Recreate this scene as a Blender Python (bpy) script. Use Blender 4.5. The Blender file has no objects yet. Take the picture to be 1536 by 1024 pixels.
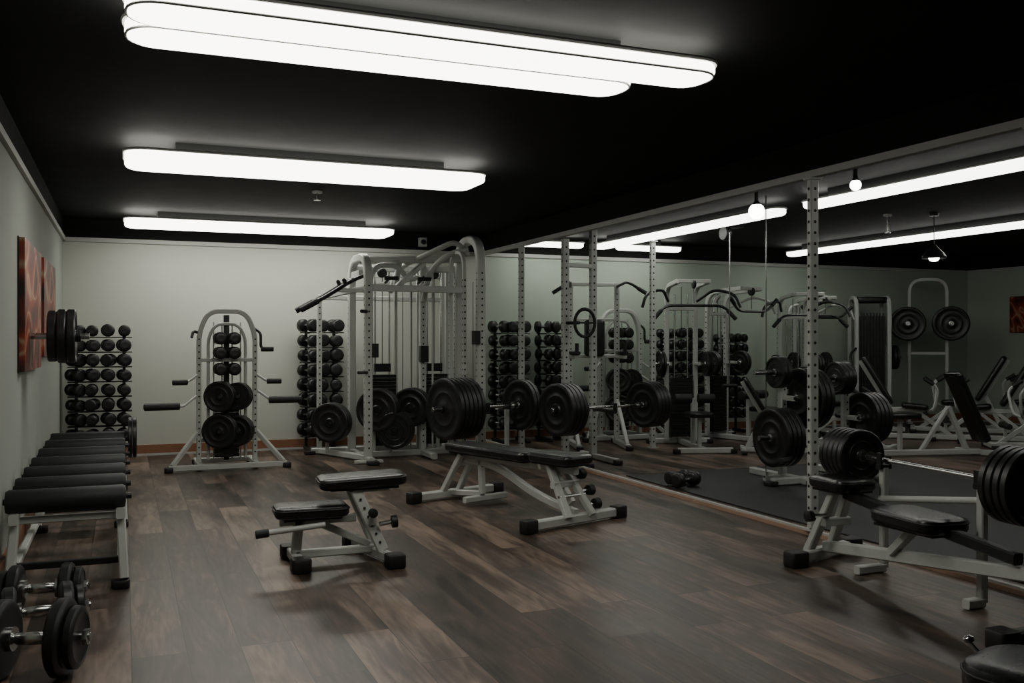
import bpy, math, random
from mathutils import Vector, Matrix
random.seed(4)
C=bpy.context.scene
V=Vector
# ------------------------------------------------------------------ materials
def newmat(name):
    m=bpy.data.materials.new(name); m.use_nodes=True
    nt=m.node_tree; b=nt.nodes['Principled BSDF']
    return m,nt,b
def simple(name,col,rough=.5,metal=0.,var=.15,scale=30,bump=0.,spec=.5,coat=0):
    m,nt,b=newmat(name); N=nt.nodes; L=nt.links
    tc=N.new('ShaderNodeTexCoord'); no=N.new('ShaderNodeTexNoise'); no.inputs['Scale'].default_value=scale
    no.inputs['Detail'].default_value=4
    L.new(tc.outputs['Object'],no.inputs['Vector'])
    cr=N.new('ShaderNodeMix'); cr.data_type='RGBA'
    cr.inputs['A'].default_value=[c*(1-var) for c in col]+[1]; cr.inputs['B'].default_value=[min(1,c*(1+var)) for c in col]+[1]
    L.new(no.outputs['Fac'],cr.inputs['Factor']); L.new(cr.outputs['Result'],b.inputs['Base Color'])
    mr=N.new('ShaderNodeMapRange'); mr.inputs['To Min'].default_value=max(.02,rough-.08); mr.inputs['To Max'].default_value=min(1,rough+.08)
    L.new(no.outputs['Fac'],mr.inputs['Value']); L.new(mr.outputs['Result'],b.inputs['Roughness'])
    b.inputs['Metallic'].default_value=metal
    b.inputs['Specular IOR Level'].default_value=spec
    if coat: b.inputs['Coat Weight'].default_value=coat
    if bump:
        bp=N.new('ShaderNodeBump'); bp.inputs['Strength'].default_value=bump; bp.inputs['Distance'].default_value=.003
        L.new(no.outputs['Fac'],bp.inputs['Height']); L.new(bp.outputs['Normal'],b.inputs['Normal'])
    return m
def emis(name,col,s):
    m,nt,b=newmat(name)
    b.inputs['Base Color'].default_value=(.8,.8,.8,1)
    b.inputs['Emission Color'].default_value=(*col,1); b.inputs['Emission Strength'].default_value=s
    return m
STEEL=simple('painted_steel',(.45,.47,.445),.34,0,.08,8)
HOLE=simple('hole_dark',(.01,.01,.01),.8)
VINYL=simple('black_vinyl',(.008,.009,.009),.3,0,.3,60,.15)
FOAM=simple('black_foam',(.009,.011,.011),.6,0,.3,90,.2)
IRON=simple('cast_iron',(.009,.010,.010),.38,0,.35,50,.25)
RUBBER=simple('rubber',(.008,.008,.008),.55,0,.3,70)
CHROME=simple('chrome',(.5,.51,.5),.24,1,.05,20)
DARKST=simple('dark_steel',(.020,.022,.022),.4,.3,.2,20)
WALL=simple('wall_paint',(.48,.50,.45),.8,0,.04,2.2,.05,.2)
WALLL=simple('wall_paint_shaded',(.29,.31,.28),.8,0,.05,2.2,.05,.2)  # left wall: light falloff put into a darker paint tone
WALLG=simple('wall_paint_green',(.40,.47,.395),.85,0,.05,2.2,.05,.2)
BLACKP=simple('black_paint',(.009,.0095,.009),.8,0,.2,5,.05,.15)
TRIM=simple('trim_paint',(.42,.43,.41),.6,0,.06,6)
WOODT=simple('wood_trim',(.24,.11,.06),.5,0,.2,6)
SILL=simple('sill_wood',(.38,.24,.17),.5,0,.2,6)
MATM=simple('mat_rubber',(.010,.012,.011),.6,0,.3,120,.2)
LAMP=emis('diffuser',(1,.975,.885),9)
LAMP2=emis('diffuser_b',(1,.985,.91),7.5)
BULB=emis('bulb',(1,.98,.9),15)
def floor_mat():
    m,nt,b=newmat('plank_floor'); N=nt.nodes; L=nt.links
    tc=N.new('ShaderNodeTexCoord'); mp=N.new('ShaderNodeMapping'); mp.inputs['Rotation'].default_value=(0,0,math.radians(90))
    L.new(tc.outputs['Object'],mp.inputs['Vector'])
    br=N.new('ShaderNodeTexBrick'); br.offset=.37; br.inputs['Scale'].default_value=1
    br.inputs['Brick Width'].default_value=1.45; br.inputs['Row Height'].default_value=.235
    br.inputs['Mortar Size'].default_value=.0026; br.inputs['Mortar Smooth'].default_value=.2; br.inputs['Bias'].default_value=0
    br.inputs['Color1'].default_value=(0,0,0,1); br.inputs['Color2'].default_value=(1,1,1,1); br.inputs['Mortar'].default_value=(.5,.5,.5,1)
    L.new(mp.outputs['Vector'],br.inputs['Vector'])
    add=N.new('ShaderNodeVectorMath'); add.operation='MULTIPLY_ADD'
    L.new(br.outputs['Color'],add.inputs[0]); add.inputs[1].default_value=(7,13,5); L.new(mp.outputs['Vector'],add.inputs[2])
    mg=N.new('ShaderNodeMapping'); mg.inputs['Scale'].default_value=(1.3,13,1); L.new(add.outputs[0],mg.inputs['Vector'])
    n1=N.new('ShaderNodeTexNoise'); n1.inputs['Scale'].default_value=2.0; n1.inputs['Detail'].default_value=8; n1.inputs['Roughness'].default_value=.6; n1.inputs['Distortion'].default_value=.9
    L.new(mg.outputs['Vector'],n1.inputs['Vector'])
    # cathedral figure : contour lines of a stretched noise field
    mg2=N.new('ShaderNodeMapping'); mg2.inputs['Scale'].default_value=(.9,4.2,1); L.new(add.outputs[0],mg2.inputs['Vector'])
    n2=N.new('ShaderNodeTexNoise'); n2.inputs['Scale'].default_value=1.0; n2.inputs['Detail'].default_value=1; n2.inputs['Distortion'].default_value=.3
    L.new(mg2.outputs['Vector'],n2.inputs['Vector'])
    mu=N.new('ShaderNodeMath'); mu.operation='MULTIPLY'; mu.inputs[1].default_value=60; L.new(n2.outputs['Fac'],mu.inputs[0])
    si=N.new('ShaderNodeMath'); si.operation='SINE'; L.new(mu.outputs[0],si.inputs[0])
    mg3=N.new('ShaderNodeMapping'); mg3.inputs['Scale'].default_value=(.6,2.4,1); L.new(add.outputs[0],mg3.inputs['Vector'])
    n3=N.new('ShaderNodeTexNoise'); n3.inputs['Scale'].default_value=1.5; n3.inputs['Detail'].default_value=3; n3.inputs['Distortion'].default_value=.8
    L.new(mg3.outputs['Vector'],n3.inputs['Vector'])
    def madd(a,f,c=None,k=0):
        q=N.new('ShaderNodeMath'); q.operation='MULTIPLY_ADD'; q.inputs[1].default_value=f; L.new(a,q.inputs[0])
        if c is not None: L.new(c,q.inputs[2])
        else: q.inputs[2].default_value=k
        return q.outputs[0]
    g=madd(n3.outputs['Fac'],.52,madd(n1.outputs['Fac'],.34,madd(si.outputs[0],.022,madd(br.outputs['Color'],.15))))
    cr=N.new('ShaderNodeValToRGB'); e=cr.color_ramp.elements
    e[0].position=.36; e[0].color=(.015,.0105,.008,1); e[1].position=.66; e[1].color=(.20,.142,.108,1)
    k=e.new(.51); k.color=(.066,.045,.033,1)
    L.new(g,cr.inputs['Fac'])
    mo=N.new('ShaderNodeMix'); mo.data_type='RGBA'; mo.inputs['B'].default_value=(.008,.006,.005,1)
    L.new(br.outputs['Fac'],mo.inputs['Factor']); L.new(cr.outputs['Color'],mo.inputs['A']); L.new(mo.outputs['Result'],b.inputs['Base Color'])
    mr=N.new('ShaderNodeMapRange'); mr.inputs['To Min'].default_value=.26; mr.inputs['To Max'].default_value=.50
    L.new(n3.outputs['Fac'],mr.inputs['Value']); L.new(mr.outputs['Result'],b.inputs['Roughness'])
    bp=N.new('ShaderNodeBump'); bp.inputs['Strength'].default_value=.12; bp.inputs['Distance'].default_value=.003
    L.new(g,bp.inputs['Height']); L.new(bp.outputs['Normal'],b.inputs['Normal'])
    return m
FLOOR=floor_mat()
def art_mat():
    m,nt,b=newmat('abstract_canvas'); N=nt.nodes; L=nt.links
    tc=N.new('ShaderNodeTexCoord'); no=N.new('ShaderNodeTexNoise'); no.inputs['Scale'].default_value=.9; no.inputs['Distortion'].default_value=3.0; no.inputs['Detail'].default_value=1
    L.new(tc.outputs['Object'],no.inputs['Vector'])
    cr=N.new('ShaderNodeValToRGB'); e=cr.color_ramp.elements
    e[0].position=.3; e[0].color=(.02,.004,.003,1); e[1].position=.75; e[1].color=(.02,.010,.008,1)
    for p,c in ((.41,(.12,.012,.006,1)),(.49,(.28,.035,.014,1)),(.53,(.40,.26,.16,1)),(.56,(.28,.045,.02,1)),(.65,(.09,.012,.007,1))):
        k=e.new(p); k.color=c
    L.new(no.outputs['Fac'],cr.inputs['Fac']); L.new(cr.outputs['Color'],b.inputs['Base Color']); b.inputs['Roughness'].default_value=.5
    return m
ART=art_mat()
# ------------------------------------------------------------------ builder
def fillet(pts,r,n=6):
    pts=[V(p) for p in pts]; out=[pts[0]]
    for i in range(1,len(pts)-1):
        a,b,c=pts[i-1],pts[i],pts[i+1]
        d0=(a-b); d1=(c-b); rr=min(r,d0.length*.49,d1.length*.49)
        p0=b+d0.normalized()*rr; p1=b+d1.normalized()*rr
        for k in range(n+1):
            t=k/n; out.append(p0*(1-t)**2+b*2*t*(1-t)+p1*t*t)
    out.append(pts[-1]); return out
class B:
    def __init__(s): s.v=[];s.f=[];s.m=[];s.sm=[];s.mats=[];s.M=Matrix()
    def mi(s,m):
        if m not in s.mats: s.mats.append(m)
        return s.mats.index(m)
    def add(s,vs,fs,mat,smooth=False):
        o=len(s.v); s.v+= [s.M@V(p) for p in vs]; k=s.mi(mat)
        for f in fs: s.f.append([i+o for i in f]); s.m.append(k); s.sm.append(smooth and len(f)==4)
    def rings(s,rings,mat,smooth,caps=True,closed=False):
        n=len(rings[0]); vs=[p for r in rings for p in r]; fs=[]
        R=len(rings)
        for i in range(R if closed else R-1):
            a=i*n; b2=((i+1)%R)*n
            for j in range(n):
                k=(j+1)%n; fs.append([a+j,a+k,b2+k,b2+j])
        if caps and not closed:
            fs.append(list(range(n))[::-1]); fs.append([(R-1)*n+j for j in range(n)])
        s.add(vs,fs,mat,smooth)
    def lathe(s,p,d,prof,mat,seg=24,caps=True):
        p=V(p); d=V(d).normalized(); a=V((0,0,1)) if abs(d.z)<.9 else V((1,0,0))
        e1=d.cross(a).normalized(); e2=d.cross(e1)
        rs=[]
        for (t,r) in prof:
            rs.append([p+d*t+e1*(r*math.cos(2*math.pi*k/seg))+e2*(r*math.sin(2*math.pi*k/seg)) for k in range(seg)])
        s.rings(rs,mat,True,caps)
    def cyl(s,p0,p1,r,mat,seg=12,ch=0.):
        p0=V(p0);p1=V(p1);L=(p1-p0).length
        pr=[(0,r),(L,r)] if not ch else [(0,r-ch),(ch,r),(L-ch,r),(L,r-ch)]
        s.lathe(p0,p1-p0,pr,mat,seg)
    def bar(s,p0,p1,w,h,mat,up=None):
        p0=V(p0);p1=V(p1);d=(p1-p0).normalized()
        if up is None: up=V((0,1,0)) if abs(d.z)>.8 else V((0,0,1))
        side=d.cross(V(up)).normalized(); u=side.cross(d)
        s.rings([[p+side*x+u*y for x,y in sect(w,h)] for p in (p0,p1)],mat,False)
    def sweep(s,pts,w,h,mat,ref):
        ref=V(ref).normalized(); rs=[]; pts=[V(p) for p in pts]
        for i,p in enumerate(pts):
            d=(pts[min(i+1,len(pts)-1)]-pts[max(i-1,0)]).normalized(); u=ref.cross(d).normalized()
            rs.append([p+ref*x+u*y for x,y in sect(w,h)])
        s.rings(rs,mat,False)
    def tube(s,pts,r,mat,seg=10,closed=False):
        pts=[V(p) for p in pts]; rs=[]; n=len(pts); prev=None
        for i,p in enumerate(pts):
            if closed: d=(pts[(i+1)%n]-pts[i-1]).normalized()
            else: d=(pts[min(i+1,n-1)]-pts[max(i-1,0)]).normalized()
            if prev is None:
                a=V((0,0,1)) if abs(d.z)<.9 else V((1,0,0)); e1=d.cross(a).normalized()
            else: e1=(prev-d*prev.dot(d)).normalized()
            prev=e1; e2=d.cross(e1)
            rs.append([p+e1*(r*math.cos(2*math.pi*k/seg))+e2*(r*math.sin(2*math.pi*k/seg)) for k in range(seg)])
        s.rings(rs,mat,True,not closed,closed)
    def box(s,c,sz,mat):
        c=V(c); x,y,z=[q/2 for q in sz]
        vs=[c+V((a*x,b*y,g*z)) for g in(-1,1) for a,b in((-1,-1),(1,-1),(1,1),(-1,1))]
        s.add(vs,[[3,2,1,0],[4,5,6,7],[0,1,5,4],[1,2,6,5],[2,3,7,6],[3,0,4,7]],mat)
    def pad(s,c,L,W,T,mat,X=(1,0,0),Z=(0,0,1),rc=.05,e=.02,seam=None,taper=1.):
        c=V(c);X=V(X).normalized();Z=V(Z).normalized();Y=Z.cross(X).normalized()
        def outline(ins,z):
            hl=L/2-ins; hw=W/2-ins; r=max(.004,rc-ins); o=[]
            for cx,cy,a0 in((1,1,0),(-1,1,90),(-1,-1,180),(1,-1,270)):
                for k in range(6):
                    a=math.radians(a0+k*18); x=cx*(hl-r)+r*math.cos(a); y=cy*(hw-r)+r*math.sin(a)
                    f=1 if taper==1 else 1+(taper-1)*(x/L+.5)
                    o.append(c+X*x+Y*y*f+Z*z)
            return o
        h=T/2
        ly=[(e,-h),(.35*e,-h+.3*e),(0,-h+e*.9),(0,h-e*.9),(.3*e,h-.35*e),(e,h-.08*e),(e*2.2,h)]
        s.rings([outline(a,b) for a,b in ly],mat,True)
        if seam: s.tube(outline(-.001,h-e*.9),.004,seam,6,True)
    def plate(s,c,d,R,t,mat=None,hub=True,seg=36):
        mat=mat or IRON; h=t/2
        pr=[(-h*.6,.028),(-h*1.05,.032),(-h*1.05,R*.2),(-h*.6,R*.25),(-h*.6,R*.50),(-h*.75,R*.52),(-h*.75,R*.56),(-h*.6,R*.58),(-h*.6,R*.8),(-h,R*.85),(-h,R*.96),(-h*.7,R)]
        s.lathe(c,d,pr+[(-a,r) for a,r in pr[::-1]],mat,seg)
        if hub: s.lathe(c,d,[(-h*1.12,.027),(-h*1.12,.038),(h*1.12,.038),(h*1.12,.027)],CHROME,16)
    def stack(s,c,d,R,t,n,gap=.004,rs=None,hub=True):
        d=V(d).normalized()
        for i in range(n): s.plate(V(c)+d*(i*(t+gap)),d,(rs[i] if rs else R),t,hub=hub and (i in(0,n-1)))
    def dumbbell(s,c,d,r,hl,gl,handle=None,seg=14):
        d=V(d).normalized(); c=V(c)
        s.cyl(c-d*(gl/2+.01),c+d*(gl/2+.01),r*.24,handle or CHROME,8)
        for g in(-1,1):
            s.lathe(c+d*g*gl/2,d*g,[(0,r*.55),(hl*.12,r*.93),(hl*.2,r),(hl*.8,r),(hl*.94,r*.9),(hl,r*.78),(hl*.97,r*.35),(hl*.97,.001)],IRON,seg)
    def holes(s,p0,p1,nrm,off,sp=.075,r=.011):
        p0=V(p0);p1=V(p1);n=V(nrm).normalized();L=(p1-p0).length;d=(p1-p0).normalized();e=n.cross(d)
        t=sp
        while t<L-sp/2:
            c=p0+d*t+n*(off+.0015)
            s.add([c+d*(r*math.cos(a*math.pi/4))+e*(r*math.sin(a*math.pi/4)) for a in range(8)],[list(range(8))],HOLE); t+=sp
    def foot(s,p,w=.09,h=.06,l=.09): s.pad(V(p)+V((0,0,h/2)),l,w,h,RUBBER,rc=.02,e=.01)
    def finish(s,name,origin=(0,0,0),loc=None,rot=0.):
        o=V(origin); me=bpy.data.meshes.new(name); me.from_pydata([p-o for p in s.v],[],s.f)
        for m in s.mats: me.materials.append(m)
        me.polygons.foreach_set('material_index',s.m); me.polygons.foreach_set('use_smooth',s.sm); me.update()
        try: me.set_sharp_from_angle(angle=math.radians(40))
        except Exception: pass
        ob=bpy.data.objects.new(name,me); C.collection.objects.link(ob)
        ob.location=o if loc is None else loc; ob.rotation_euler=(0,0,rot); return ob
def sect(w,h):
    c=.14*min(w,h); a=w/2;b=h/2
    return [(a,-b+c),(a,b-c),(a-c,b),(-a+c,b),(-a,b-c),(-a,-b+c),(-a+c,-b),(a-c,-b)]
def inst(ob,loc,rot=0.,sc=1.):
    o=ob.copy(); C.collection.objects.link(o); o.location=loc; o.rotation_euler=(0,0,rot); o.scale=(sc,)*3 if not isinstance(sc,tuple) else sc; return o
def shell(name,c,sz,mat):
    b=B(); b.box(c,sz,mat); return b.finish(name,c)
# ------------------------------------------------------------------ room shell
XL,XM,XR,YB,YF,ZC,ZT=-.68,4.65,13.9,12.5,-1.6,2.88,2.63
W=XR-XL
shell('floor',((XL+XR)/2,(YB+YF)/2,-.05),(W+.4,YB-YF+.4,.1),FLOOR)
shell('ceiling',((XL+XR)/2,(YB+YF)/2,ZC+.05),(W+.4,YB-YF+.4,.1),BLACKP)
def wall(name,x0,x1,y0,y1,mat):
    b=B(); b.box(((x0+x1)/2,(y0+y1)/2,ZT/2),(x1-x0,y1-y0,ZT),mat)
    b.box(((x0+x1)/2,(y0+y1)/2,(ZT+ZC)/2),(x1-x0,y1-y0,ZC-ZT),BLACKP); return b.finish(name,((x0+x1)/2,(y0+y1)/2,0))
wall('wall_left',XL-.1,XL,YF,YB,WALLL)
wall('wall_back',XL-.1,XM,YB,YB+.1,WALL)
wall('wall_back_mirror_room',XM,XR+.1,YB,YB+.1,WALLG)  # back wall of the modelled room standing in for the mirror's reflection
wall('wall_right',XR,XR+.1,YF,YB,WALLG)
wall('wall_front',XL-.1,XR+.1,YF-.1,YF,BLACKP)
b=B(); b.box((XM+.05,(YB+YF)/2,(ZT+ZC)/2),(.1,YB-YF,ZC-ZT),BLACKP); b.finish('wall_header',(XM+.05,(YB+YF)/2,ZT))
shell('trim_1',(XL+.015,(YB+YF)/2,ZT),(.03,YB-YF,.05),TRIM)
shell('trim_2',((XL+XM)/2,YB-.015,ZT),(XM-XL,.03,.05),TRIM)
shell('trim_3',(XM-.0,(YB+YF)/2,ZT-.0),(.06,YB-YF,.05),TRIM)
shell('trim_4',((XM+XR)/2+.03,YB-.015,ZT),(XR-XM-.06,.03,.05),TRIM)
shell('trim_5',(XR-.015,(YB+YF)/2,ZT),(.03,YB-YF,.05),TRIM)
def baseb(name,c,sz):
    b=B(); b.box((c[0],c[1],.075),(sz[0],sz[1],.11),WOODT); b.box((c[0],c[1],.0125),(sz[0]+.012,sz[1]+.012,.025),TRIM); b.finish(name,(c[0],c[1],0))
baseb('baseboard_back',((XL+XM)/2,YB-.012),(XM-XL,.024))
baseb('baseboard_mirror_room',((XM+XR)/2,YB-.012),(XR-XM-.1,.024))
baseb('baseboard_left',(XL+.012,(YB+YF)/2),(.024,YB-YF-.1))
baseb('baseboard_right',(XR-.012,(YB+YF)/2),(.024,YB-YF-.1))
b=B(); b.box((XM,(YB+YF)/2,.014),(.08,YB-YF-.1,.028),SILL); b.box((XM-.01,(YB+YF)/2,.034),(.03,YB-YF-.1,.014),TRIM); b.finish('trim_6',(XM,(YB+YF)/2,0))
def upright(x,y,h,name='perforated_upright'):
    b=B(); b.bar((x,y,.04),(x,y,h),.07,.05,STEEL)
    b.holes((x,y,.04),(x,y,h),(0,-1,0),.025,.08,.012); b.holes((x,y,.04),(x,y,h),(-1,0,0),.035,.08,.012)
    b.box((x,y,.045),(.12,.10,.012),STEEL)
    for dx in(-.045,.045): b.cyl((x+dx,y-.03,.05),(x+dx,y-.03,.062),.008,CHROME,6)
    b.box((x,y,h-.012),(.1,.09,.012),STEEL)
    return b.finish(name,(x,y,0))
for y in(5.54,11.0,3.72,1.6): upright(XM-.01,y,ZT-.025)
# ------------------------------------------------------------------ lights
def fixture(x0,x1,yc,mat,wd=.31,n=2,z=2.72,along='x',cut=.30):
    L=x1-x0; b=B(); xc=(x0+x1)/2
    for i in range(n):
        yy=(i-(n-1)/2)*(wd+.004)
        c=0 if i==0 else cut
        Li=L-c; r=min(.15,wd*.42); ox=-c/2
        b.pad((ox,yy,z+.04),Li,wd,.08,mat,rc=r,e=.03)
        for zz,rr in((z+.012,.006),(z+.072,.011)):
            if n==1 and zz<z+.05: continue
            o=[]; ins=-.003 if zz>z+.05 else .006
            hl=Li/2-ins; hw=wd/2-ins
            for cx,cy,a0 in((1,1,0),(-1,1,90),(-1,-1,180),(1,-1,270)):
                for k in range(6):
                    a=math.radians(a0+k*18); o.append((ox+cx*(hl-r)+r*math.cos(a),yy+cy*(hw-r)+r*math.sin(a),zz))
            b.tube(o,rr,TRIM,6,True)
    b.box((-cut/2 if n>1 else 0,0,(z+.08+ZC)/2),(L-.7,(wd*n)*.5,ZC-z-.08),BLACKP)
    ob=b.finish('ceiling_light')
    if along=='x': ob.location=(xc,yc,0)
    else: ob.location=(yc,xc,0); ob.rotation_euler=(0,0,math.pi/2)
    return ob
fixture(0.0,2.74,4.22,LAMP)
fixture(0.0,2.78,7.55,LAMP,.6,1)
fixture(0.0,3.1,11.6,LAMP,.6,1)
fixture(2.2,7.6,6.3,LAMP2,.2,1,along='y')
fixture(8.0,12.1,6.3,LAMP2,.2,1,along='y')
fixture(2.0,7.0,9.6,LAMP2,.2,1,along='y')
fixture(7.3,12.0,9.6,LAMP2,.2,1,along='y')
fixture(5.0,6.0,12.0,LAMP2,.2,1); fixture(6.55,7.6,12.0,LAMP2,.2,1)
def pendant(x,y,z):
    b=B(); b.cyl((0,0,z+.1),(0,0,ZC),.006,DARKST,6); b.lathe((0,0,ZC-.03),(0,0,1),[(0,.05),(.03,.06)],DARKST,12)
    b.lathe((0,0,z),(0,0,1),[(0,.13),(.02,.135),(.07,.10),(.12,.05),(.16,.02)],DARKST,20,False)
    b.lathe((0,0,z-.035),(0,0,1),[(0,.001),(.008,.04),(.035,.06),(.06,.05),(.09,.02)],BULB,16)
    return b.finish('pendant_lamp',loc=(x,y,0))
pendant(8.64,8.24,2.36)
def globe(x,y,z,r):
    b=B(); b.cyl((0,0,z+r*.8),(0,0,ZC),.02,DARKST,8); b.lathe((0,0,z+r*.6),(0,0,1),[(0,r*.7),(.03,r*.5),(.05,.02)],DARKST,14)
    b.lathe((0,0,z),(0,0,1),[(-r*math.cos(k*math.pi/10)*1.0,max(.001,r*math.sin(k*math.pi/10))) for k in range(11)],BULB,18); b.finish('globe_lamp',loc=(x,y,0))
globe(5.5,7.35,2.63,.075); globe(5.5,6.05,2.68,.045)
def sprinkler(x,y,l=.09):
    b=B(); b.cyl((0,0,ZC-.02),(0,0,ZC),.05,TRIM,14); b.cyl((0,0,ZC-l+.01),(0,0,ZC-.02),.012,CHROME,8); b.cyl((0,0,ZC-l),(0,0,ZC-l+.01),.035,CHROME,10); b.finish('sprinkler_head',loc=(x,y,0))
sprinkler(1.75,9.3); sprinkler(8.2,8.5,.22)
b=B(); b.box((0,-.05,2.76),(.1,.08,.12),TRIM); b.lathe((0,-.09,2.76),(0,-1,0),[(0,.035),(.03,.03),(.03,.01)],HOLE,14); b.box((0,-.005,2.76),(.06,.01,.06),DARKST); b.finish('security_camera',loc=(3.78,YB-.005,0))
# ------------------------------------------------------------------ left wall items
def canvas(name,y0,y1,z0,z1,x=XL,s=1):
    b=B(); b.box((s*.028,0,0),(.036,y1-y0,z1-z0),ART); b.box((s*.006,0,0),(.010,y1-y0+.015,z1-z0+.015),DARKST)
    return b.finish(name,loc=(x,(y0+y1)/2,(z0+z1)/2))
canvas('canvas_painting',7.3,8.7,1.20,2.13); canvas('canvas_painting',9.0,10.45,1.28,2.13); canvas('wall_art',10.3,11.6,1.55,2.15,XR,-1)
b=B(); py=7.75
b.box((XL+.013,py,1.45),(.024,.14,.24),STEEL)
b.cyl((XL+.02,py,1.45),(XL+.44,py,1.45),.024,CHROME,14,.004)
b.stack((XL+.19,py,1.45),(1,0,0),.2,.06,3,rs=[.19,.20,.20]); b.cyl((XL+.35,py,1.45),(XL+.38,py,1.45),.045,DARKST,14)
b.finish('wall_plate_holder',(XL,py,1.45))
b=B(); xr=0.0; xl=-.60
for x in(xl+.03,xr-.02):
    b.bar((x,5.9,.42),(x,9.95,.42),.05,.06,STEEL)
    b.bar((x,6.0,.14),(x,9.8,.14),.04,.04,STEEL)
    for y in(6.0,7.9,9.8):
        b.bar((x,y,.42),(x+(0.02 if x>-.3 else -.02),y-.12,.05),.05,.07,STEEL)
        b.foot((x,y-.13,0),.08,.05,.1)
for y in(6.0,7.9,9.8): b.bar((xl+.03,y,.14),(xr,y,.14),.04,.04,DARKST); b.bar((xl+.03,y,.40),(xr,y,.40),.04,.04,STEEL)
for y in(5.98,6.5,7.05,7.6,8.2,8.85,9.5):
    b.lathe((xl-.02,y,.51),(1,0,0),[(0,.03),(.004,.06),(.02,.068),(.61,.068),(.626,.06),(.63,.03)],FOAM,20)
    b.cyl((xl-.03,y,.51),(xr+.04,y,.51),.018,DARKST,10)
    for x in(xl+.03,xr-.02): b.bar((x,y,.42),(x,y,.5),.03,.04,DARKST)
b.stack((xr+.05,9.55,.51),(1,0,0),.19,.035,2,hub=False)
b.finish('roller_rack',(-.3,7.9,0))
# ------------------------------------------------------------------ dumbbell towers
def tower(cols,rows,cs,rsp,z0,r):
    b=B(); w=cols*cs; top=z0+(rows-1)*rsp+.02
    for x in(-w/2+cs*.5,w/2-cs*.5):
        b.bar((x,.13,0.04),(x,.13,top),.035,.04,DARKST)
        b.bar((x,-.2,.03),(x,.2,.03),.05,.05,DARKST); b.foot((x,-.2,0),.07,.05,.07)
    for j in range(rows):
        z=z0+j*rsp
        b.bar((-w/2,-.055,z-r-.008),(w/2,-.055,z-r-.008),.03,.012,DARKST); b.bar((-w/2,.06,z-r-.008),(w/2,.06,z-r-.008),.03,.012,DARKST)
        for x in(-w/2+cs*.5,w/2-cs*.5): b.bar((x,-.08,z-r-.014),(x,.13,z-r-.014),.02,.02,DARKST)
        for i in range(cols):
            x=(i-(cols-1)/2)*cs+random.uniform(-.006,.006)
            rr=r*random.uniform(.88,1.0)
            b.dumbbell((x,random.uniform(-.01,.01),z-r+rr),(random.uniform(-.2,.2) if i else -.55,1,0),rr,.085,.11)
    return b
t1=tower(4,8,.172,.172,.33,.074).finish('dumbbell_rack',loc=(-.26,12.0,0))
t2=tower(3,8,.18,.19,.28,.085).finish('dumbbell_rack',loc=(2.36,12.22,0))
inst(t2,(4.98,12.2,0)); inst(t2,(5.62,12.2,0),.1,(.8,1,1)); inst(t1,(7.75,12.2,0)); inst(t1,(8.65,12.2,0),0,(.7,1,.95))
# ------------------------------------------------------------------ arch cable station
def arch_station():
    b=B()
    pts=fillet([(-.3,0,.06),(-.3,0,1.5),(-.2,0,1.74),(.2,0,1.74),(.3,0,1.5),(.3,0,.06)],.12,6)
    b.sweep(pts,.08,.05,STEEL,(0,1,0))
    for x in(-.3,.3): b.holes((x,0,.1),(x,0,1.5),(0,-1,0),.041,.07,.01)
    pts=fillet([(-.2,.02,.1),(-.2,.02,1.45),(-.12,.02,1.6),(.12,.02,1.6),(.2,.02,1.45),(.2,.02,.1)],.1,5)
    b.tube(pts,.018,STEEL,8)
    for x in(-.14,-.05,.06,.15): b.cyl((x,.05,.1),(x,.05,1.62),.008,STEEL,8)
    b.bar((0,.08,.08),(0,.08,1.7),.06,.05,DARKST)
    for k in range(12): b.box((0,.04,.14+k*.05),(.26,.1,.042),IRON)
    b.bar((-.3,0,1.2),(.3,0,1.2),.04,.04,STEEL); b.bar((-.3,.0,.32),(.3,.0,.32),.05,.05,STEEL)
    b.bar((-.62,-.22,.045),(.62,-.22,.045),.05,.06,STEEL); b.bar((-.3,.4,.045),(.3,.4,.045),.05,.06,STEEL)
    for x in(-.3,.3):
        b.bar((x,.42,.05),(x,-.24,.05),.06,.06,STEEL)
        b.bar((x,0,.42),(x*1.95,-.22,.07),.045,.05,STEEL)
        b.foot((x*2.07,-.22,0)); b.foot((x,.42,0))
    for z,R in((.80,.17),(.42,.19)):
        for x in(-.10,.09):
            b.cyl((x,.02,z),(x,-.2,z),.02,DARKST,10); b.stack((x,-.15,z),(.45,1,0),R*(1 if x<0 else .9),.035,3,hub=False)
    for z in(1.44,1.28,1.10):
        for x in(-.08,.07): b.dumbbell((x,-.04,z),(0,1,0),.07,.07,.09)
    for sx in(-1,1):
        z=.70 if sx<0 else .75
        e=.86 if sx<0 else .8
        b.tube(fillet([(sx*.3,0,z+.12),(sx*.40,-.05,z+.05),(sx*.46,-.08,z),(sx*e,-.1,z)],.06),.016,STEEL,8)
        b.lathe((sx*(e-.36),-.08,z),(sx,-.04,0),[(0,.02),(.005,.04),(.36,.04),(.37,.02)],FOAM,14)
        b.tube(fillet([(sx*.3,-.02,1.05),(sx*.42,-.08,.96),(sx*.55,-.1,.96)],.05),.014,STEEL,8)
        b.cyl((sx*.42,-.09,.96),(sx*.58,-.1,.96),.03,FOAM,12,.005)
    b.tube(fillet([(.3,0,1.55),(.36,-.04,1.5),(.36,-.04,1.33),(.48,-.05,1.32)],.04),.016,DARKST,8)
    b.cyl((.36,-.05,1.32),(.5,-.06,1.32),.028,FOAM,12,.005)
    b.tube(fillet([(-.3,0,1.5),(-.36,-.04,1.52),(-.38,-.1,1.45)],.03),.016,DARKST,8)
    return b
a1=arch_station().finish('cable_station',loc=(1.06,10.95,0))
inst(a1,(6.6,12.0,0),0,1.06)
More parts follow.
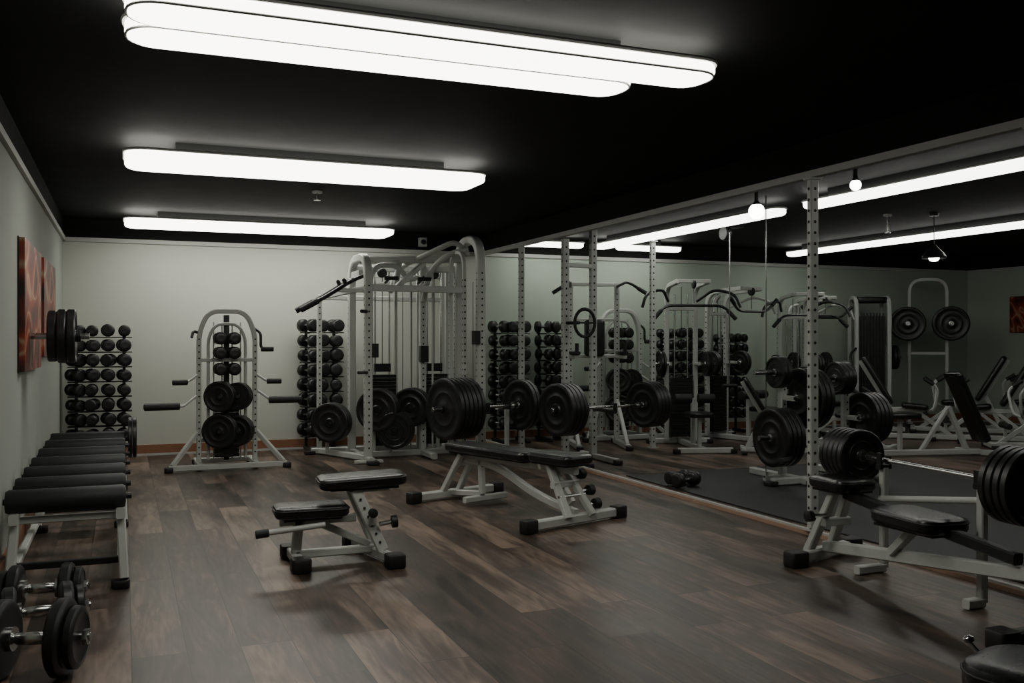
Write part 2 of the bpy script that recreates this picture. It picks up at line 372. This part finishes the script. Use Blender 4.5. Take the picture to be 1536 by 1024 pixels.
# ------------------------------------------------------------------ big crossover machine
b=B()
def yarch(x,y0,y1,zt,f,w=.075,h=.075):
    pts=fillet([(x,y0,.05),(x,y0,zt),(x,y1,zt),(x,y1,.05)],f,10); b.sweep(pts,w,h,STEEL,(1,0,0))
    b.holes((x,y0,.1),(x,y0,zt-f),(0,-1,0),h/2,.075,.012)
    for y in(y0,y1): b.holes((x,y,.1),(x,y,zt-f),(-1,0,0),w/2,.075,.012)
YR=11.82
yarch(3.85,10.35,11.15,2.62,.36,.10,.10); yarch(3.70,10.5,11.0,2.47,.24,.045,.045)
yarch(2.61,10.75,11.6,2.40,.3,.09,.09)
b.bar((2.25,YR,.05),(2.25,YR,1.98),.06,.06,STEEL); b.holes((2.25,YR,.1),(2.25,YR,1.9),(0,-1,0),.03,.075,.011)
b.bar((2.9,YR,.05),(2.9,YR,2.3),.06,.06,STEEL); b.bar((3.85,YR,.05),(3.85,YR,2.3),.06,.06,STEEL)
b.bar((3.40,11.2,.05),(3.40,11.2,2.36),.08,.08,STEEL); b.holes((3.40,11.2,.1),(3.40,11.2,2.3),(0,-1,0),.04,.075,.012)
b.bar((2.61,11.2,2.38),(3.85,11.05,2.42),.07,.09,STEEL); b.bar((2.61,11.55,2.3),(3.85,11.15,2.3),.06,.08,STEEL)
b.bar((2.61,10.78,2.03),(3.85,10.9,2.03),.05,.08,STEEL); b.bar((2.25,YR,1.95),(2.61,10.78,2.03),.05,.06,STEEL); b.bar((2.25,YR,1.95),(3.85,YR,1.95),.05,.06,STEEL)
b.bar((2.61,11.58,2.03),(3.40,11.2,2.2),.05,.06,STEEL); b.bar((2.9,YR,2.25),(3.85,YR,2.25),.05,.06,STEEL)
b.bar((3.0,11.0,2.03),(3.1,11.15,2.40),.06,.06,STEEL); b.bar((2.95,10.83,2.03),(3.4,11.15,2.36),.05,.06,STEEL)
for x0,x1,y0,y1,z1 in((2.61,3.2,10.85,11.1,2.2),(3.0,3.85,11.25,10.8,2.5)):
    b.tube(fillet([(x0,y0,2.0),(x0+.10,y0,2.3),(x1-.15,y1,z1+.12),(x1,y1,z1-.05)],.16),.032,STEEL,10)
b.tube(fillet([(3.40,11.15,1.9),(3.42,11.0,2.25),(3.6,10.85,2.45),(3.84,10.75,2.52)],.25),.036,STEEL,10)
for dy,k in((0,1),(.32,.9)):
    b.tube(fillet([(2.60,10.85+dy,2.18),(2.42,10.86+dy,2.10),(2.2,10.9+dy,1.95),(1.9,10.95+dy,1.78)],.12),.024,DARKST,8)
    b.cyl((2.07,10.92+dy,1.876),(1.87,10.955+dy,1.763),.034,FOAM,12,.006)
    b.cyl((2.36,10.8+dy,2.065),(2.30,10.62+dy,2.10),.024,FOAM,10,.005)
b.tube([(2.12,10.88,1.905),(2.12,11.26,1.905)],.018,DARKST,8); b.tube([(2.45,10.8,2.12),(2.45,11.3,2.12)],.018,DARKST,8)
b.bar((2.56,10.9,2.2),(2.56,11.3,2.2),.05,.08,STEEL)
b.bar((2.61,10.85,2.0),(2.30,10.92,2.0),.04,.05,STEEL)
for x in(2.85,3.25):
    b.cyl((x,10.88,2.10),(x,10.70,2.14),.016,DARKST,8); b.cyl((x-.06,10.70,2.14),(x+.10,10.68,2.14),.024,FOAM,10,.004)
for p,q in(((2.61,10.55,.045),(2.61,YR,.045)),((3.85,10.12,.045),(3.85,YR,.045)),((2.15,YR,.045),(3.95,YR,.045)),((2.61,11.2,.045),(3.85,11.2,.045)),((2.25,YR,.045),(2.61,10.9,.045)),((3.4,10.7,.045),(3.4,11.2,.045))):
    b.bar(p,q,.07,.07,STEEL)
for p in((2.61,10.52,0),(3.85,10.10,0),(2.13,YR,0)): b.foot(p,.13,.05,.13)
b.bar((2.45,10.72,.02),(2.77,10.72,.02),.1,.03,STEEL)
for sx,sy in((2.95,11.42),(3.62,11.42)):
    for x in(-.09,.09): b.cyl((sx+x,sy,.08),(sx+x,sy,2.3),.012,CHROME,8)
    for k in range(20): b.box((sx,sy,.14+k*.044),(.32,.12,.038),IRON)
    b.bar((sx-.19,sy+.07,.06),(sx-.19,sy+.07,2.3),.04,.04,STEEL); b.bar((sx+.19,sy+.07,.06),(sx+.19,sy+.07,2.3),.04,.04,STEEL)
    b.box((sx,sy,1.08),(.2,.06,.1),DARKST); b.cyl((sx,sy,1.1),(sx,sy,2.3),.005,DARKST,6)
    b.lathe((sx,sy-.03,2.25),(0,1,0),[(0,.05),(.01,.06),(.03,.045),(.05,.06),(.06,.05)],DARKST,16)
for x,y in((2.66,10.8),(3.12,11.1),(3.25,11.15),(3.78,10.42)): b.cyl((x,y,.3),(x,y,2.1),.004,DARKST,6)
for x,y in((2.76,11.3),(3.28,11.3),(3.5,11.1)): b.cyl((x,y,.1),(x,y,2.3),.012,STEEL,8)
b.box((2.68,10.72,1.3),(.07,.1,.16),DARKST); b.box((3.78,10.32,1.45),(.07,.1,.16),DARKST); b.box((3.40,11.14,1.25),(.1,.08,.2),DARKST)
b.cyl((2.58,10.68,1.05),(2.46,10.6,1.05),.02,DARKST,8); b.cyl((2.58,10.70,1.75),(2.50,10.62,1.75),.02,DARKST,8)
for x,y,z,R in((2.80,11.12,.58,.26),(2.98,11.0,.34,.22),(3.22,11.15,.60,.24),(3.62,11.15,.62,.25),(2.30,11.45,.42,.24)):
    b.cyl((x,y+.12,z),(x,y-.08,z),.022,DARKST,10); b.stack((x,y-.03,z),(.7,1,0),R,.05,3,hub=False)
    b.bar((x,y+.12,.06),(x,y+.12,z+.04),.04,.04,STEEL)
b.bar((3.85,10.32,.60),(3.85,10.12,.60),.05,.05,DARKST); b.bar((3.85,10.12,.58),(3.85,10.12,.70),.05,.03,DARKST)
b.bar((4.2,10.4,.03),(4.2,10.4,.60),.05,.05,STEEL); b.bar((3.85,10.4,.04),(4.2,10.4,.04),.06,.06,STEEL)
b.finish('cable_crossover_machine',(3.1,11.2,0))
def barbell(p,d,L,R1,n1,R2,n2,s1=.12,s2=.1,t=.055,name='barbell'):
    b=B(); p=V(p); d=V(d).normalized()
    b.cyl(p,p+d*L,.014,CHROME,12)
    l1=s1+n1*(t+.004)+.06; l2=s2+n2*(t+.004)+.06
    b.lathe(p,d,[(0,.02),(.005,.026),(l1,.026),(l1,.04),(l1+.02,.04)],CHROME,16)
    b.lathe(p+d*L,-d,[(0,.02),(.005,.026),(l2,.026),(l2,.04),(l2+.02,.04)],CHROME,16)
    b.stack(p+d*(s1+t/2),d,R1,t,n1); b.stack(p+d*(L-s2-t/2),-d,R2,t,n2)
    b.lathe(p+d*(s1-.035),d,[(0,.028),(0,.042),(.03,.042),(.03,.028)],DARKST,14)
    return b.finish(name,p)
dv=(.95,.3,0)
barbell((3.13,9.93,.655),dv,1.42,.345,6,.30,2,.14,.08)
barbell((4.28,9.30,.66),dv,1.75,.29,4,.27,4,.05,.08)
b=B()
for x,y,h in((4.76,9.97,2.6),(5.19,10.1,ZC-.01)):
    yb=9.30+.3*(x-4.28)/.95
    b.bar((x,y,.04),(x,y,h),.08,.07,STEEL); b.holes((x,y,.1),(x,y,h),(0,-1,0),.035,.08,.013); b.holes((x,y,.1),(x,y,h),(-1,0,0),.04,.08,.013)
    b.bar((x,y-.60,.04),(x,y+.3,.04),.06,.06,STEEL); b.foot((x,y-.62,0)) 
    b.bar((x,y,.60),(x,yb-.04,.60),.05,.04,DARKST); b.bar((x,yb-.04,.6),(x,yb-.04,.7),.05,.02,DARKST)
b.bar((4.76,10.2,.035),(5.19,10.3,.035),.06,.06,STEEL); b.bar((4.76,9.97,2.3),(5.19,10.1,2.3),.05,.05,STEEL)
c0=V((4.93,9.8,1.62)); b.tube([c0+V((.13*math.cos(a*math.pi/10),.0,.16*math.sin(a*math.pi/10))) for a in range(20)],.02,FOAM,8,True)
b.cyl((4.76,9.95,1.62),(4.86,9.8,1.62),.02,DARKST,8); b.bar((4.80,9.8,1.62),(5.06,9.8,1.62),.02,.02,DARKST)
b.finish('squat_stand',(5.0,9.9,0))
# ------------------------------------------------------------------ bench (long flat)
b=B(); u=V((.316,-.949,0)).normalized(); v=V((0,0,1)).cross(u)
b.M=Matrix(((u.x,v.x,0,2.98),(u.y,v.y,0,7.25),(0,0,1,0),(0,0,0,1)))
b.pad((-.24,0,.485),1.08,.30,.075,VINYL,rc=.06,e=.025,seam=RUBBER,taper=1.1)
b.pad((.57,0,.50),.48,.32,.075,VINYL,rc=.07,e=.025,seam=RUBBER)
b.box((-.24,0,.44),(.98,.22,.015),DARKST); b.box((.56,0,.455),(.4,.24,.015),DARKST)
b.bar((-.85,-.36,.05),(-.85,.5,.05),.07,.07,STEEL,(0,0,1)); b.bar((.75,-.45,.05),(.75,.43,.05),.07,.07,STEEL,(0,0,1))
for x,y in((-.85,-.40),(-.85,.53),(.75,-.49),(.75,.47)): b.pad((x,y,.05),.10,.12,.10,RUBBER,rc=.02,e=.012)
for sy in(-.09,.09):
    b.bar((-.85,sy,.07),(-.60,sy*.8,.43),.05,.05,STEEL)
b.bar((-.66,-.1,.34),(-.66,.1,.34),.04,.04,STEEL)
b.bar((-.7,0,.42),(.75,0,.42),.055,.07,STEEL)
b.sweep(fillet([(-.62,0,.38),(-.2,0,.36),(.3,0,.17),(.75,0,.09)],.3,8),.05,.06,STEEL,(0,1,0))
for sy in(-.1,.1): b.bar((.80,sy*1.3,.07),(.52,sy*.7,.44),.06,.045,STEEL)
b.bar((.62,-.13,.3),(.62,.13,.3),.05,.05,STEEL); b.bar((.45,0,.44),(.70,0,.16),.04,.07,STEEL)
for x,y,z in((.60,.17,.36),(.68,.19,.24),(.74,.2,.14)): b.cyl((x,y-.08,z),(x,y,z),.012,CHROME,8); b.lathe((x,y,z),(0,1,0),[(0,.02),(.005,.04),(.05,.045),(.06,.03)],RUBBER,14)
b.cyl((.7,-.14,.22),(.7,.14,.22),.012,CHROME,8)
b.bar((-.4,-.0,.1),(-.85,0,.06),.05,.05,STEEL); b.bar((-.4,0,.1),(-.42,0,.42),.05,.05,STEEL); b.bar((-.42,-.18,.06),(-.42,.28,.06),.05,.05,STEEL,(0,0,1))
b.finish('weight_bench',(2.98,7.25,0))
# ------------------------------------------------------------------ small stepped bench
b=B(); y=6.03
b.pad((1.42,y,.52),.56,.30,.075,VINYL,rc=.06,e=.025,seam=RUBBER,X=(1,-.08,.04),Z=(-.04,0,1))
b.pad((1.09,y-.02,.35),.46,.28,.075,VINYL,rc=.06,e=.025,seam=RUBBER,X=(1,-.05,.0))
b.box((1.42,y,.475),(.44,.22,.014),DARKST); b.box((1.09,y-.02,.305),(.36,.2,.014),DARKST)
b.bar((1.0,5.86,.05),(1.0,6.24,.05),.06,.06,STEEL); b.bar((1.56,5.76,.05),(1.44,6.36,.05),.06,.06,STEEL)
for p in((1.0,5.84),(1.0,6.26),(1.565,5.74),(1.435,6.38)): b.pad((p[0],p[1],.045),.12,.12,.09,RUBBER,rc=.025,e=.014)
b.bar((1.0,y,.08),(1.02,y,.30),.06,.05,STEEL); b.bar((.9,y,.28),(1.38,y,.28),.05,.05,STEEL)
b.bar((1.0,y,.07),(1.5,y,.07),.05,.05,STEEL)
b.bar((1.06,y,.30),(1.47,y,.10),.045,.045,STEEL)
for dy in(-.12,.1): b.bar((1.53,y+dy,.08),(1.36,y+dy*.7,.47),.07,.045,STEEL)
b.bar((1.46,y-.14,.27),(1.46,y+.14,.27),.05,.05,STEEL); b.bar((1.36,y,.46),(1.6,y,.46),.05,.04,STEEL)
b.cyl((.76,y-.10,.235),(1.16,y-.13,.27),.018,STEEL,10); b.cyl((.74,y-.10,.232),(.82,y-.105,.24),.027,FOAM,12,.005)
b.cyl((1.5,y-.15,.25),(1.60,y-.18,.27),.014,CHROME,8); b.lathe((1.57,y-.17,.265),(1,-.1,.1),[(0,.02),(.005,.04),(.04,.04),(.045,.02)],RUBBER,14)
b.lathe((1.45,y-.17,.33),(0,-1,0),[(0,.02),(.005,.03),(.03,.03),(.035,.015)],RUBBER,12)
b.holes((1.53,y-.12,.08),(1.36,y-.12*.7,.47),(0,-1,.0),.028,.06,.009)
b.finish('step_bench',(1.3,6.03,0))
# ------------------------------------------------------------------ right bench press
b=B()
b.bar((3.93,4.82,.05),(4.50,5.00,.05),.07,.07,STEEL)
for p in((3.90,4.81),(4.51,5.01)): b.pad((p[0],p[1],.05),.13,.12,.10,RUBBER,rc=.025,e=.014)
b.pad((4.13,4.66,.535),.34,.30,.075,VINYL,X=(0,-1,0),rc=.07,e=.025,seam=RUBBER)
b.pad((4.06,3.98,.43),.52,.32,.085,VINYL,X=(-.1,-1,0),rc=.1,e=.028,seam=RUBBER)
b.box((4.13,4.66,.49),(.24,.26,.014),DARKST); b.box((4.06,3.98,.38),(.24,.42,.014),DARKST)
for dx in(-.09,.09): b.bar((4.16+dx,4.90,.07),(4.13+dx*.6,4.66,.49),.06,.05,STEEL)
b.bar((4.05,4.74,.28),(4.25,4.74,.28),.05,.05,STEEL)
b.bar((4.17,4.85,.10),(4.02,3.2,.30),.06,.07,STEEL); b.bar((4.08,4.2,.2),(4.06,4.0,.38),.05,.05,STEEL)
b.bar((4.13,4.62,.47),(4.0,3.3,.36),.06,.06,DARKST)
b.bar((3.75,3.15,.05),(4.35,3.15,.05),.07,.07,DARKST); b.bar((4.02,3.15,.05),(4.02,3.22,.34),.06,.06,DARKST)
for x in(3.72,4.38): b.pad((x,3.15,.05),.12,.12,.1,RUBBER,rc=.025,e=.014)
b.tube(fillet([(4.28,4.5,.45),(4.34,4.1,.50),(4.32,3.7,.56),(4.2,3.35,.60)],.3),.02,STEEL,10)
for yy in(4.50,3.70):
    x=4.37-.115*(5.02-yy)
    b.bar((x,yy,.03),(x,yy,.64),.045,.045,STEEL); b.bar((x-.035,yy,.65),(x-.035,yy,.73),.014,.04,DARKST); b.bar((x+.035,yy,.64),(x+.035,yy,.71),.014,.04,DARKST); b.bar((x-.045,yy,.645),(x+.045,yy,.645),.04,.03,DARKST)
    b.bar((x,yy,.03),(4.1,yy,.03),.05,.05,STEEL)
b.cyl((3.95,4.72,.33),(4.05,4.72,.33),.012,CHROME,8); b.lathe((3.95,4.72,.33),(-1,0,0),[(0,.02),(.005,.035),(.04,.035),(.045,.02)],RUBBER,12)
b.finish('bench_press_bench',(4.13,4.2,0))
barbell((4.37,5.02,.685),(-.115,-1,0),1.8,.165,5,.20,4,.08,.1,.045)
b=B(); b.pad((2.80,2.28,.29),.42,.34,.12,VINYL,X=(1,.3,0),rc=.14,e=.04,seam=RUBBER)
b.bar((2.8,2.28,.04),(2.8,2.28,.24),.07,.07,DARKST); b.bar((2.6,2.2,.035),(3.0,2.36,.035),.06,.06,DARKST); b.bar((2.75,2.40,.035),(2.86,2.1,.035),.06,.06,DARKST)
b.cyl((2.80,2.42,.28),(2.78,2.49,.345),.008,CHROME,8); b.lathe((2.78,2.49,.345),(-.2,.3,1),[(0,.008),(.006,.02),(.02,.02),(.028,.008)],CHROME,12)
b.finish('padded_stool',(2.8,2.28,0))
# ------------------------------------------------------------------ floor dumbbells (left)
def bigdb(c,ax,R,L,name='dumbbell'):
    b=B(); d=V(ax).normalized(); c=V(c)
    b.cyl(c-d*L/2,c+d*L/2,.018,CHROME,14)
    b.lathe(c-d*.07,d,[(0,.016),(.01,.024),(.07,.028),(.13,.024),(.14,.016)],CHROME,16)
    for g in(-1,1):
        b.lathe(c+d*g*.07,d*g,[(0,.02),(0,.05),(.02,.05),(.02,.02)],CHROME,18)
        pr=[(0,R*.3),(0,R*.8),(.006,R*.93),(.016,R),(.05,R),(.06,R*.93),(.064,R*.8),(.058,R*.75),(.058,R*.3)]
        b.lathe(c+d*g*.09,d*g,pr,IRON,32)
        b.lathe(c+d*g*.156,d*g,[(t*.7,r*.8) for t,r in pr],IRON,32)
        b.lathe(c+d*g*(L/2-.03),d*g,[(0,.02),(0,.035),(.02,.035),(.025,.02)],CHROME,6)
    return b.finish(name,c)
bigdb((-.40,5.50,.126),(1,-.12,0),.125,.46)
bigdb((-.38,5.02,.130),(1,.12,0),.128,.46)
bigdb((-.36,4.45,.165),(1,-.3,0),.163,.48)
# ------------------------------------------------------------------ mirror room: modelled in place of the mirror's reflection
b=B(); b.pad((6.5,5.9,.006),3.3,5.6,.012,MATM,rc=.02,e=.003); b.finish('floor_mat',(6.5,5.9,0))
b=B()
b.dumbbell((0,0,.075),(1,.3,0),.07,.09,.13); b.dumbbell((.02,.17,.075),(1,.25,0),.065,.08,.12); b.finish('hex_dumbbell_pair',loc=(4.98,7.75,.012))
def lat_machine(h=2.15,wide=.55,flip=False):
    b=B()
    b.bar((0,-.75,.04),(0,.5,.04),.07,.07,STEEL); b.bar((-.42,.45,.04),(.42,.45,.04),.07,.07,STEEL); b.bar((-.35,-.75,.04),(.35,-.75,.04),.07,.07,STEEL)
    for x,y in((-.42,.45),(.42,.45),(-.36,-.75),(.36,-.75)): b.foot((x,y,0))
    for x in(-.2,.2):
        b.sweep(fillet([(x,.38,.05),(x,.38,h),(x,-.25,h+.04)],.2,8),.06,.06,STEEL,(1,0,0))
        b.holes((x,.38,.1),(x,.38,h-.2),(-1,0,0),.03)
        b.cyl((x*.45,.38,.08),(x*.45,.38,h-.1),.012,CHROME,8)
    b.bar((-.2,-.25,h+.04),(.2,-.25,h+.04),.05,.05,STEEL); b.bar((-.2,.38,h-.3),(.2,.38,h-.3),.05,.05,STEEL)
    for k in range(16): b.box((0,.38,.13+k*.05),(.29,.13,.043),IRON)
    b.cyl((0,.36,.9),(0,.36,h),.005,DARKST,6); b.cyl((0,-.25,h),(0,-.25,h-.25),.005,DARKST,6)
    b.lathe((-.02,-.25,h),(1,0,0),[(0,.05),(.01,.06),(.02,.045),(.03,.06),(.04,.05)],DARKST,14)
    if not flip: b.tube(fillet([(-wide,-.3,h-.45),(-wide*.7,-.27,h-.28),(wide*.7,-.27,h-.28),(wide,-.3,h-.45)],.1),.018,DARKST,8)
    else: b.tube(fillet([(-wide,-.3,h-.1),(-wide*.6,-.27,h-.28),(wide*.6,-.27,h-.28),(wide,-.3,h-.1)],.1),.018,DARKST,8)
    for g in(-1,1):
        if not flip: b.cyl((g*wide*.8,-.28,h-.34),(g*wide,-.3,h-.46),.028,FOAM,10,.005)
        else: b.cyl((g*wide*.8,-.29,h-.19),(g*wide,-.3,h-.10),.028,FOAM,10,.005)
        b.tube(fillet([(g*.2,.3,h-.2),(g*.35,.0,h-.05),(g*.6,-.1,h-.12),(g*.66,-.15,h-.3)],.12),.02,STEEL if flip else DARKST,8)
        b.lathe((g*.04,-.28,.66),(g,0,0),[(0,.03),(.005,.06),(.22,.06),(.225,.03)],FOAM,14)
        b.stack((g*.3,.2,1.1),(g,0,0),.17,.035,2); b.cyl((g*.2,.2,1.1),(g*.42,.2,1.1),.02,CHROME,8); b.bar((g*.2,.38,1.1),(g*.2,.18,1.1),.04,.04,STEEL)
    b.bar((0,-.2,.05),(0,-.2,.66),.05,.06,STEEL); b.pad((0,-.48,.47),.36,.32,.07,VINYL,X=(0,1,0),rc=.07,e=.025); b.bar((0,-.5,.05),(0,-.5,.43),.05,.05,STEEL)
    return b
lm=lat_machine().finish('lat_pulldown_machine',loc=(6.95,10.75,0),rot=-.3)
inst(lm,(9.15,11.15,0),-.3,(1,1,.95))
lm2=lat_machine(2.1,.5,True).finish('lat_pulldown_machine',loc=(8.05,11.2,0),rot=.25)
inst(lm2,(10.0,11.85,0),-.1,(.9,.9,.97))
b=B()
for x in(-.32,.32):
    b.bar((x,.3,.05),(x,.3,2.2),.07,.06,STEEL); b.bar((x,-.5,.04),(x,.45,.04),.07,.07,STEEL); b.foot((x,-.52,0)); b.foot((x,.46,0)); b.holes((x,.3,.1),(x,.3,2.1),(0,-1,0),.03)
    b.bar((x,.3,1.2),(x,-.25,1.2),.05,.05,STEEL); b.pad((x,-.05,1.25),.34,.12,.05,VINYL,X=(0,1,0),rc=.03,e=.015); b.cyl((x,-.25,1.22),(x,-.25,1.38),.025,FOAM,10)
    b.bar((x,-.4,.06),(x,.28,.6),.05,.05,STEEL)
    b.tube(fillet([(x,.3,2.15),(x*1.2,-.1,2.2),(x*1.9,-.15,2.05)],.1),.02,DARKST,8); b.cyl((x*1.6,-.14,2.11),(x*1.95,-.15,2.04),.027,FOAM,10)
b.bar((-.32,.3,2.18),(.32,.3,2.18),.05,.05,STEEL); b.bar((-.32,.3,1.2),(.32,.3,1.2),.05,.05,STEEL); b.pad((0,.24,1.45),.5,.28,.06,VINYL,X=(0,0,1),Z=(0,-1,0),rc=.05,e=.02)
b.bar((-.32,.3,.5),(.32,.3,.5),.05,.05,STEEL); b.bar((0,.3,1.2),(0,.3,1.7),.05,.05,STEEL); b.bar((-.32,.3,1.7),(.32,.3,1.7),.04,.04,STEEL)
dt=b.finish('dip_tower',loc=(5.85,11.25,0),rot=-.3)
b=B()
for x in(-.25,.25): b.sweep(fillet([(x,-.1,.05),(x,-.1,2.1),(x,.35,2.1),(x,.35,.05)],.2,8),.06,.06,STEEL,(1,0,0))
b.box((0,.1,.95),(.4,.3,1.7),DARKST)
for k in range(8): b.box((-.17+k*.048,-.06,1.1),(.012,.03,1.5),IRON)
b.bar((-.25,-.4,.04),(-.25,.45,.04),.07,.07,STEEL); b.bar((.25,-.4,.04),(.25,.45,.04),.07,.07,STEEL); b.bar((-.4,-.38,.04),(.4,-.38,.04),.07,.07,STEEL)
b.pad((0,.1,2.06),.5,.4,.1,DARKST,rc=.1,e=.03); b.tube(fillet([(-.25,-.1,1.3),(-.4,-.3,1.2),(-.4,-.4,1.0)],.1),.02,DARKST,8); b.stack((.33,0,1.15),(1,0,0),.19,.04,2)
b.cyl((.25,0,1.15),(.46,0,1.15),.02,CHROME,8)
wt=b.finish('weight_stack_tower',loc=(11.0,11.75,0),rot=-.5)
def incline():
    b=B()
    b.bar((0,-.7,.05),(0,.6,.05),.07,.07,STEEL); b.bar((-.32,.6,.05),(.32,.6,.05),.07,.07,STEEL); b.bar((-.25,-.7,.05),(.25,-.7,.05),.07,.07,STEEL)
    for x,y in((-.34,.6),(.34,.6),(-.27,-.7),(.27,-.7)): b.foot((x,y,0))
    X=V((0,.5,.87)).normalized(); Z=V((0,-.87,.5)).normalized()
    b.pad((0,.38,.84),.78,.28,.07,VINYL,X=X,Z=Z,rc=.06,e=.025); b.pad((0,-.12,.48),.36,.3,.07,VINYL,X=(0,1,.1),Z=(0,-.1,1),rc=.06,e=.025)
    b.bar((0,.25,.5),(0,.62,1.12),.05,.06,STEEL); b.bar((0,-.25,.43),(0,.3,.43),.05,.06,STEEL); b.bar((0,-.6,.06),(0,-.1,.44),.05,.06,STEEL); b.bar((0,.55,.06),(0,.3,.6),.05,.06,STEEL); b.bar((0,.1,.43),(0,.55,.06),.04,.05,STEEL)
    for g in(-1,1):
        b.tube(fillet([(0,-.3,.4),(g*.2,-.38,.45),(g*.3,-.42,.75),(g*.3,-.28,.86)],.08),.018,STEEL,8); b.cyl((g*.3,-.36,.8),(g*.3,-.24,.88),.028,FOAM,10,.005)
    b.cyl((-.2,-.52,.3),(.2,-.52,.3),.04,FOAM,12,.006); b.bar((0,-.52,.1),(0,-.52,.3),.04,.04,STEEL)
    return b
ic=incline().finish('incline_bench',loc=(10.37,10.40,0),rot=.785)
for x,y,r,s in((11.85,10.75,-2.36,1.),(11.2,9.75,-2.36,1.),(12.95,10.4,-2.36,1.),(11.1,8.7,-2.2,1.0),(12.4,9.3,-2.36,1.),(8.7,9.85,.6,.9),(7.65,9.7,1.0,.8)):
    inst(ic,(x,y,0),r,s)
b=B(); b.sweep(fillet([(-.22,0,.05),(-.22,0,2.42),(.35,0,2.42),(.35,0,.05)],.22,8),.06,.05,STEEL,(0,1,0))
b.bar((-.22,-.3,.04),(-.22,.3,.04),.07,.07,STEEL); b.bar((.35,-.3,.04),(.35,.3,.04),.07,.07,STEEL); b.bar((-.22,0,1.2),(.35,0,1.2),.05,.05,STEEL)
for x in(-.26,.39):
    b.cyl((x,0,1.69),(x,-.3,1.69),.025,CHROME,12); b.stack((x,-.2,1.69),(0,1,0),.28,.045,3)
for x in(-.22,.35): b.foot((x,-.32,0)); b.foot((x,.32,0))
b.finish('plate_storage_frame',loc=(12.2,11.85,0),rot=-.7)
b=B()
for x in(6.15,6.95):
    b.bar((x,7.8,.04),(x,7.8,1.15),.07,.07,STEEL); b.bar((x,7.35,.045),(x,8.3,.045),.07,.07,STEEL); b.foot((x,7.33,.0),.11,.06,.11); b.holes((x,7.8,.1),(x,7.8,1.1),(0,-1,0),.035)
b.bar((5.8,7.5,.05),(7.1,7.5,.05),.07,.07,STEEL); b.bar((6.15,7.8,.9),(6.95,7.8,.9),.05,.05,STEEL); b.foot((5.78,7.5,0),.11,.06,.11)
for x,z,R,n,g in((6.15,.46,.29,4,-1),(6.15,.84,.30,1,1),(6.95,.62,.26,4,1),(6.95,1.03,.17,3,-1),(6.15,1.10,.16,2,-1)):
    yy=7.65 if z<.9 else 7.72
    b.cyl((x,yy,z),(x+g*.4,yy,z),.025,CHROME,12); b.stack((x+g*.08,yy,z),(g,0,0),R,.05,n); b.bar((x,7.8,z),(x,yy-.02,z),.04,.05,STEEL)
b.stack((6.28,7.62,.84),(1,0,0),.30,.05,3)
b.tube(fillet([(6.15,7.7,.2),(5.95,7.4,.3),(5.8,7.3,.28)],.1),.02,DARKST,8); b.cyl((5.85,7.33,.28),(5.7,7.25,.28),.03,FOAM,10,.005)
b.cyl((5.95,7.80,.1),(5.95,7.80,ZC-.005),.006,CHROME,6); b.bar((5.93,7.8,.04),(6.15,7.8,.04),.05,.05,STEEL)
b.bar((5.95,7.80,.04),(5.95,7.80,.1),.04,.04,STEEL)
b.finish('plate_loaded_rack',(6.5,7.7,0))
b=B(); b.box((6.75,9.6,ZC-.055),(.3,.3,.1),DARKST); b.lathe((6.62,9.5,ZC-.18),(1,0,0),[(0,.08),(.02,.09),(.04,.07),(.06,.09),(.08,.08)],DARKST,18); b.bar((6.66,9.5,ZC-.2),(6.66,9.55,ZC-.05),.04,.04,DARKST)
b.cyl((6.66,9.42,ZC-.18),(6.66,9.42,.9),.006,CHROME,6); b.cyl((6.56,9.42,.88),(6.76,9.42,.88),.02,FOAM,10)
b.finish('ceiling_pulley',(6.7,9.6,ZC))
ob=upright(6.28,10.55,2.70)
b=B(); b.bar((7.9,9.1,.05),(9.75,8.6,.05),.07,.07,STEEL); b.bar((8.0,8.8,.04),(7.85,9.35,.04),.07,.07,STEEL); b.bar((9.85,8.3,.04),(9.7,8.9,.04),.07,.07,STEEL)
b.bar((9.6,8.64,.05),(9.35,8.7,.6),.06,.06,STEEL); b.bar((9.0,8.8,.05),(9.35,8.7,.6),.05,.05,STEEL)
b.pad((9.6,8.64,.60),.95,.3,.08,VINYL,X=(-.45,.1,.95),Z=(-.9,.2,-.42),rc=.05,e=.02)
b.pad((8.75,8.87,.5),.45,.3,.07,VINYL,X=(1,-.25,0),rc=.06,e=.02); b.bar((8.75,8.87,.05),(8.75,8.87,.47),.05,.05,STEEL)
b.cyl((8.05,8.72,.07),(7.95,9.0,.07),.06,FOAM,12,.01)
b.finish('sit_up_bench',(8.8,8.9,0))
# ------------------------------------------------------------------ world, camera
w=bpy.data.worlds.new('world'); C.world=w; w.use_nodes=True
w.node_tree.nodes['Background'].inputs[0].default_value=(.5,.55,.5,1); w.node_tree.nodes['Background'].inputs[1].default_value=.02
cd=bpy.data.cameras.new('camera'); cam=bpy.data.objects.new('camera',cd); C.collection.objects.link(cam)
cam.location=(0,0,1.42); cam.rotation_euler=(math.pi/2,0,-math.radians(22.3)); cd.lens=36*1418/1536; cd.sensor_width=36; cd.shift_y=-.0013; cd.clip_start=.05
C.camera=cam
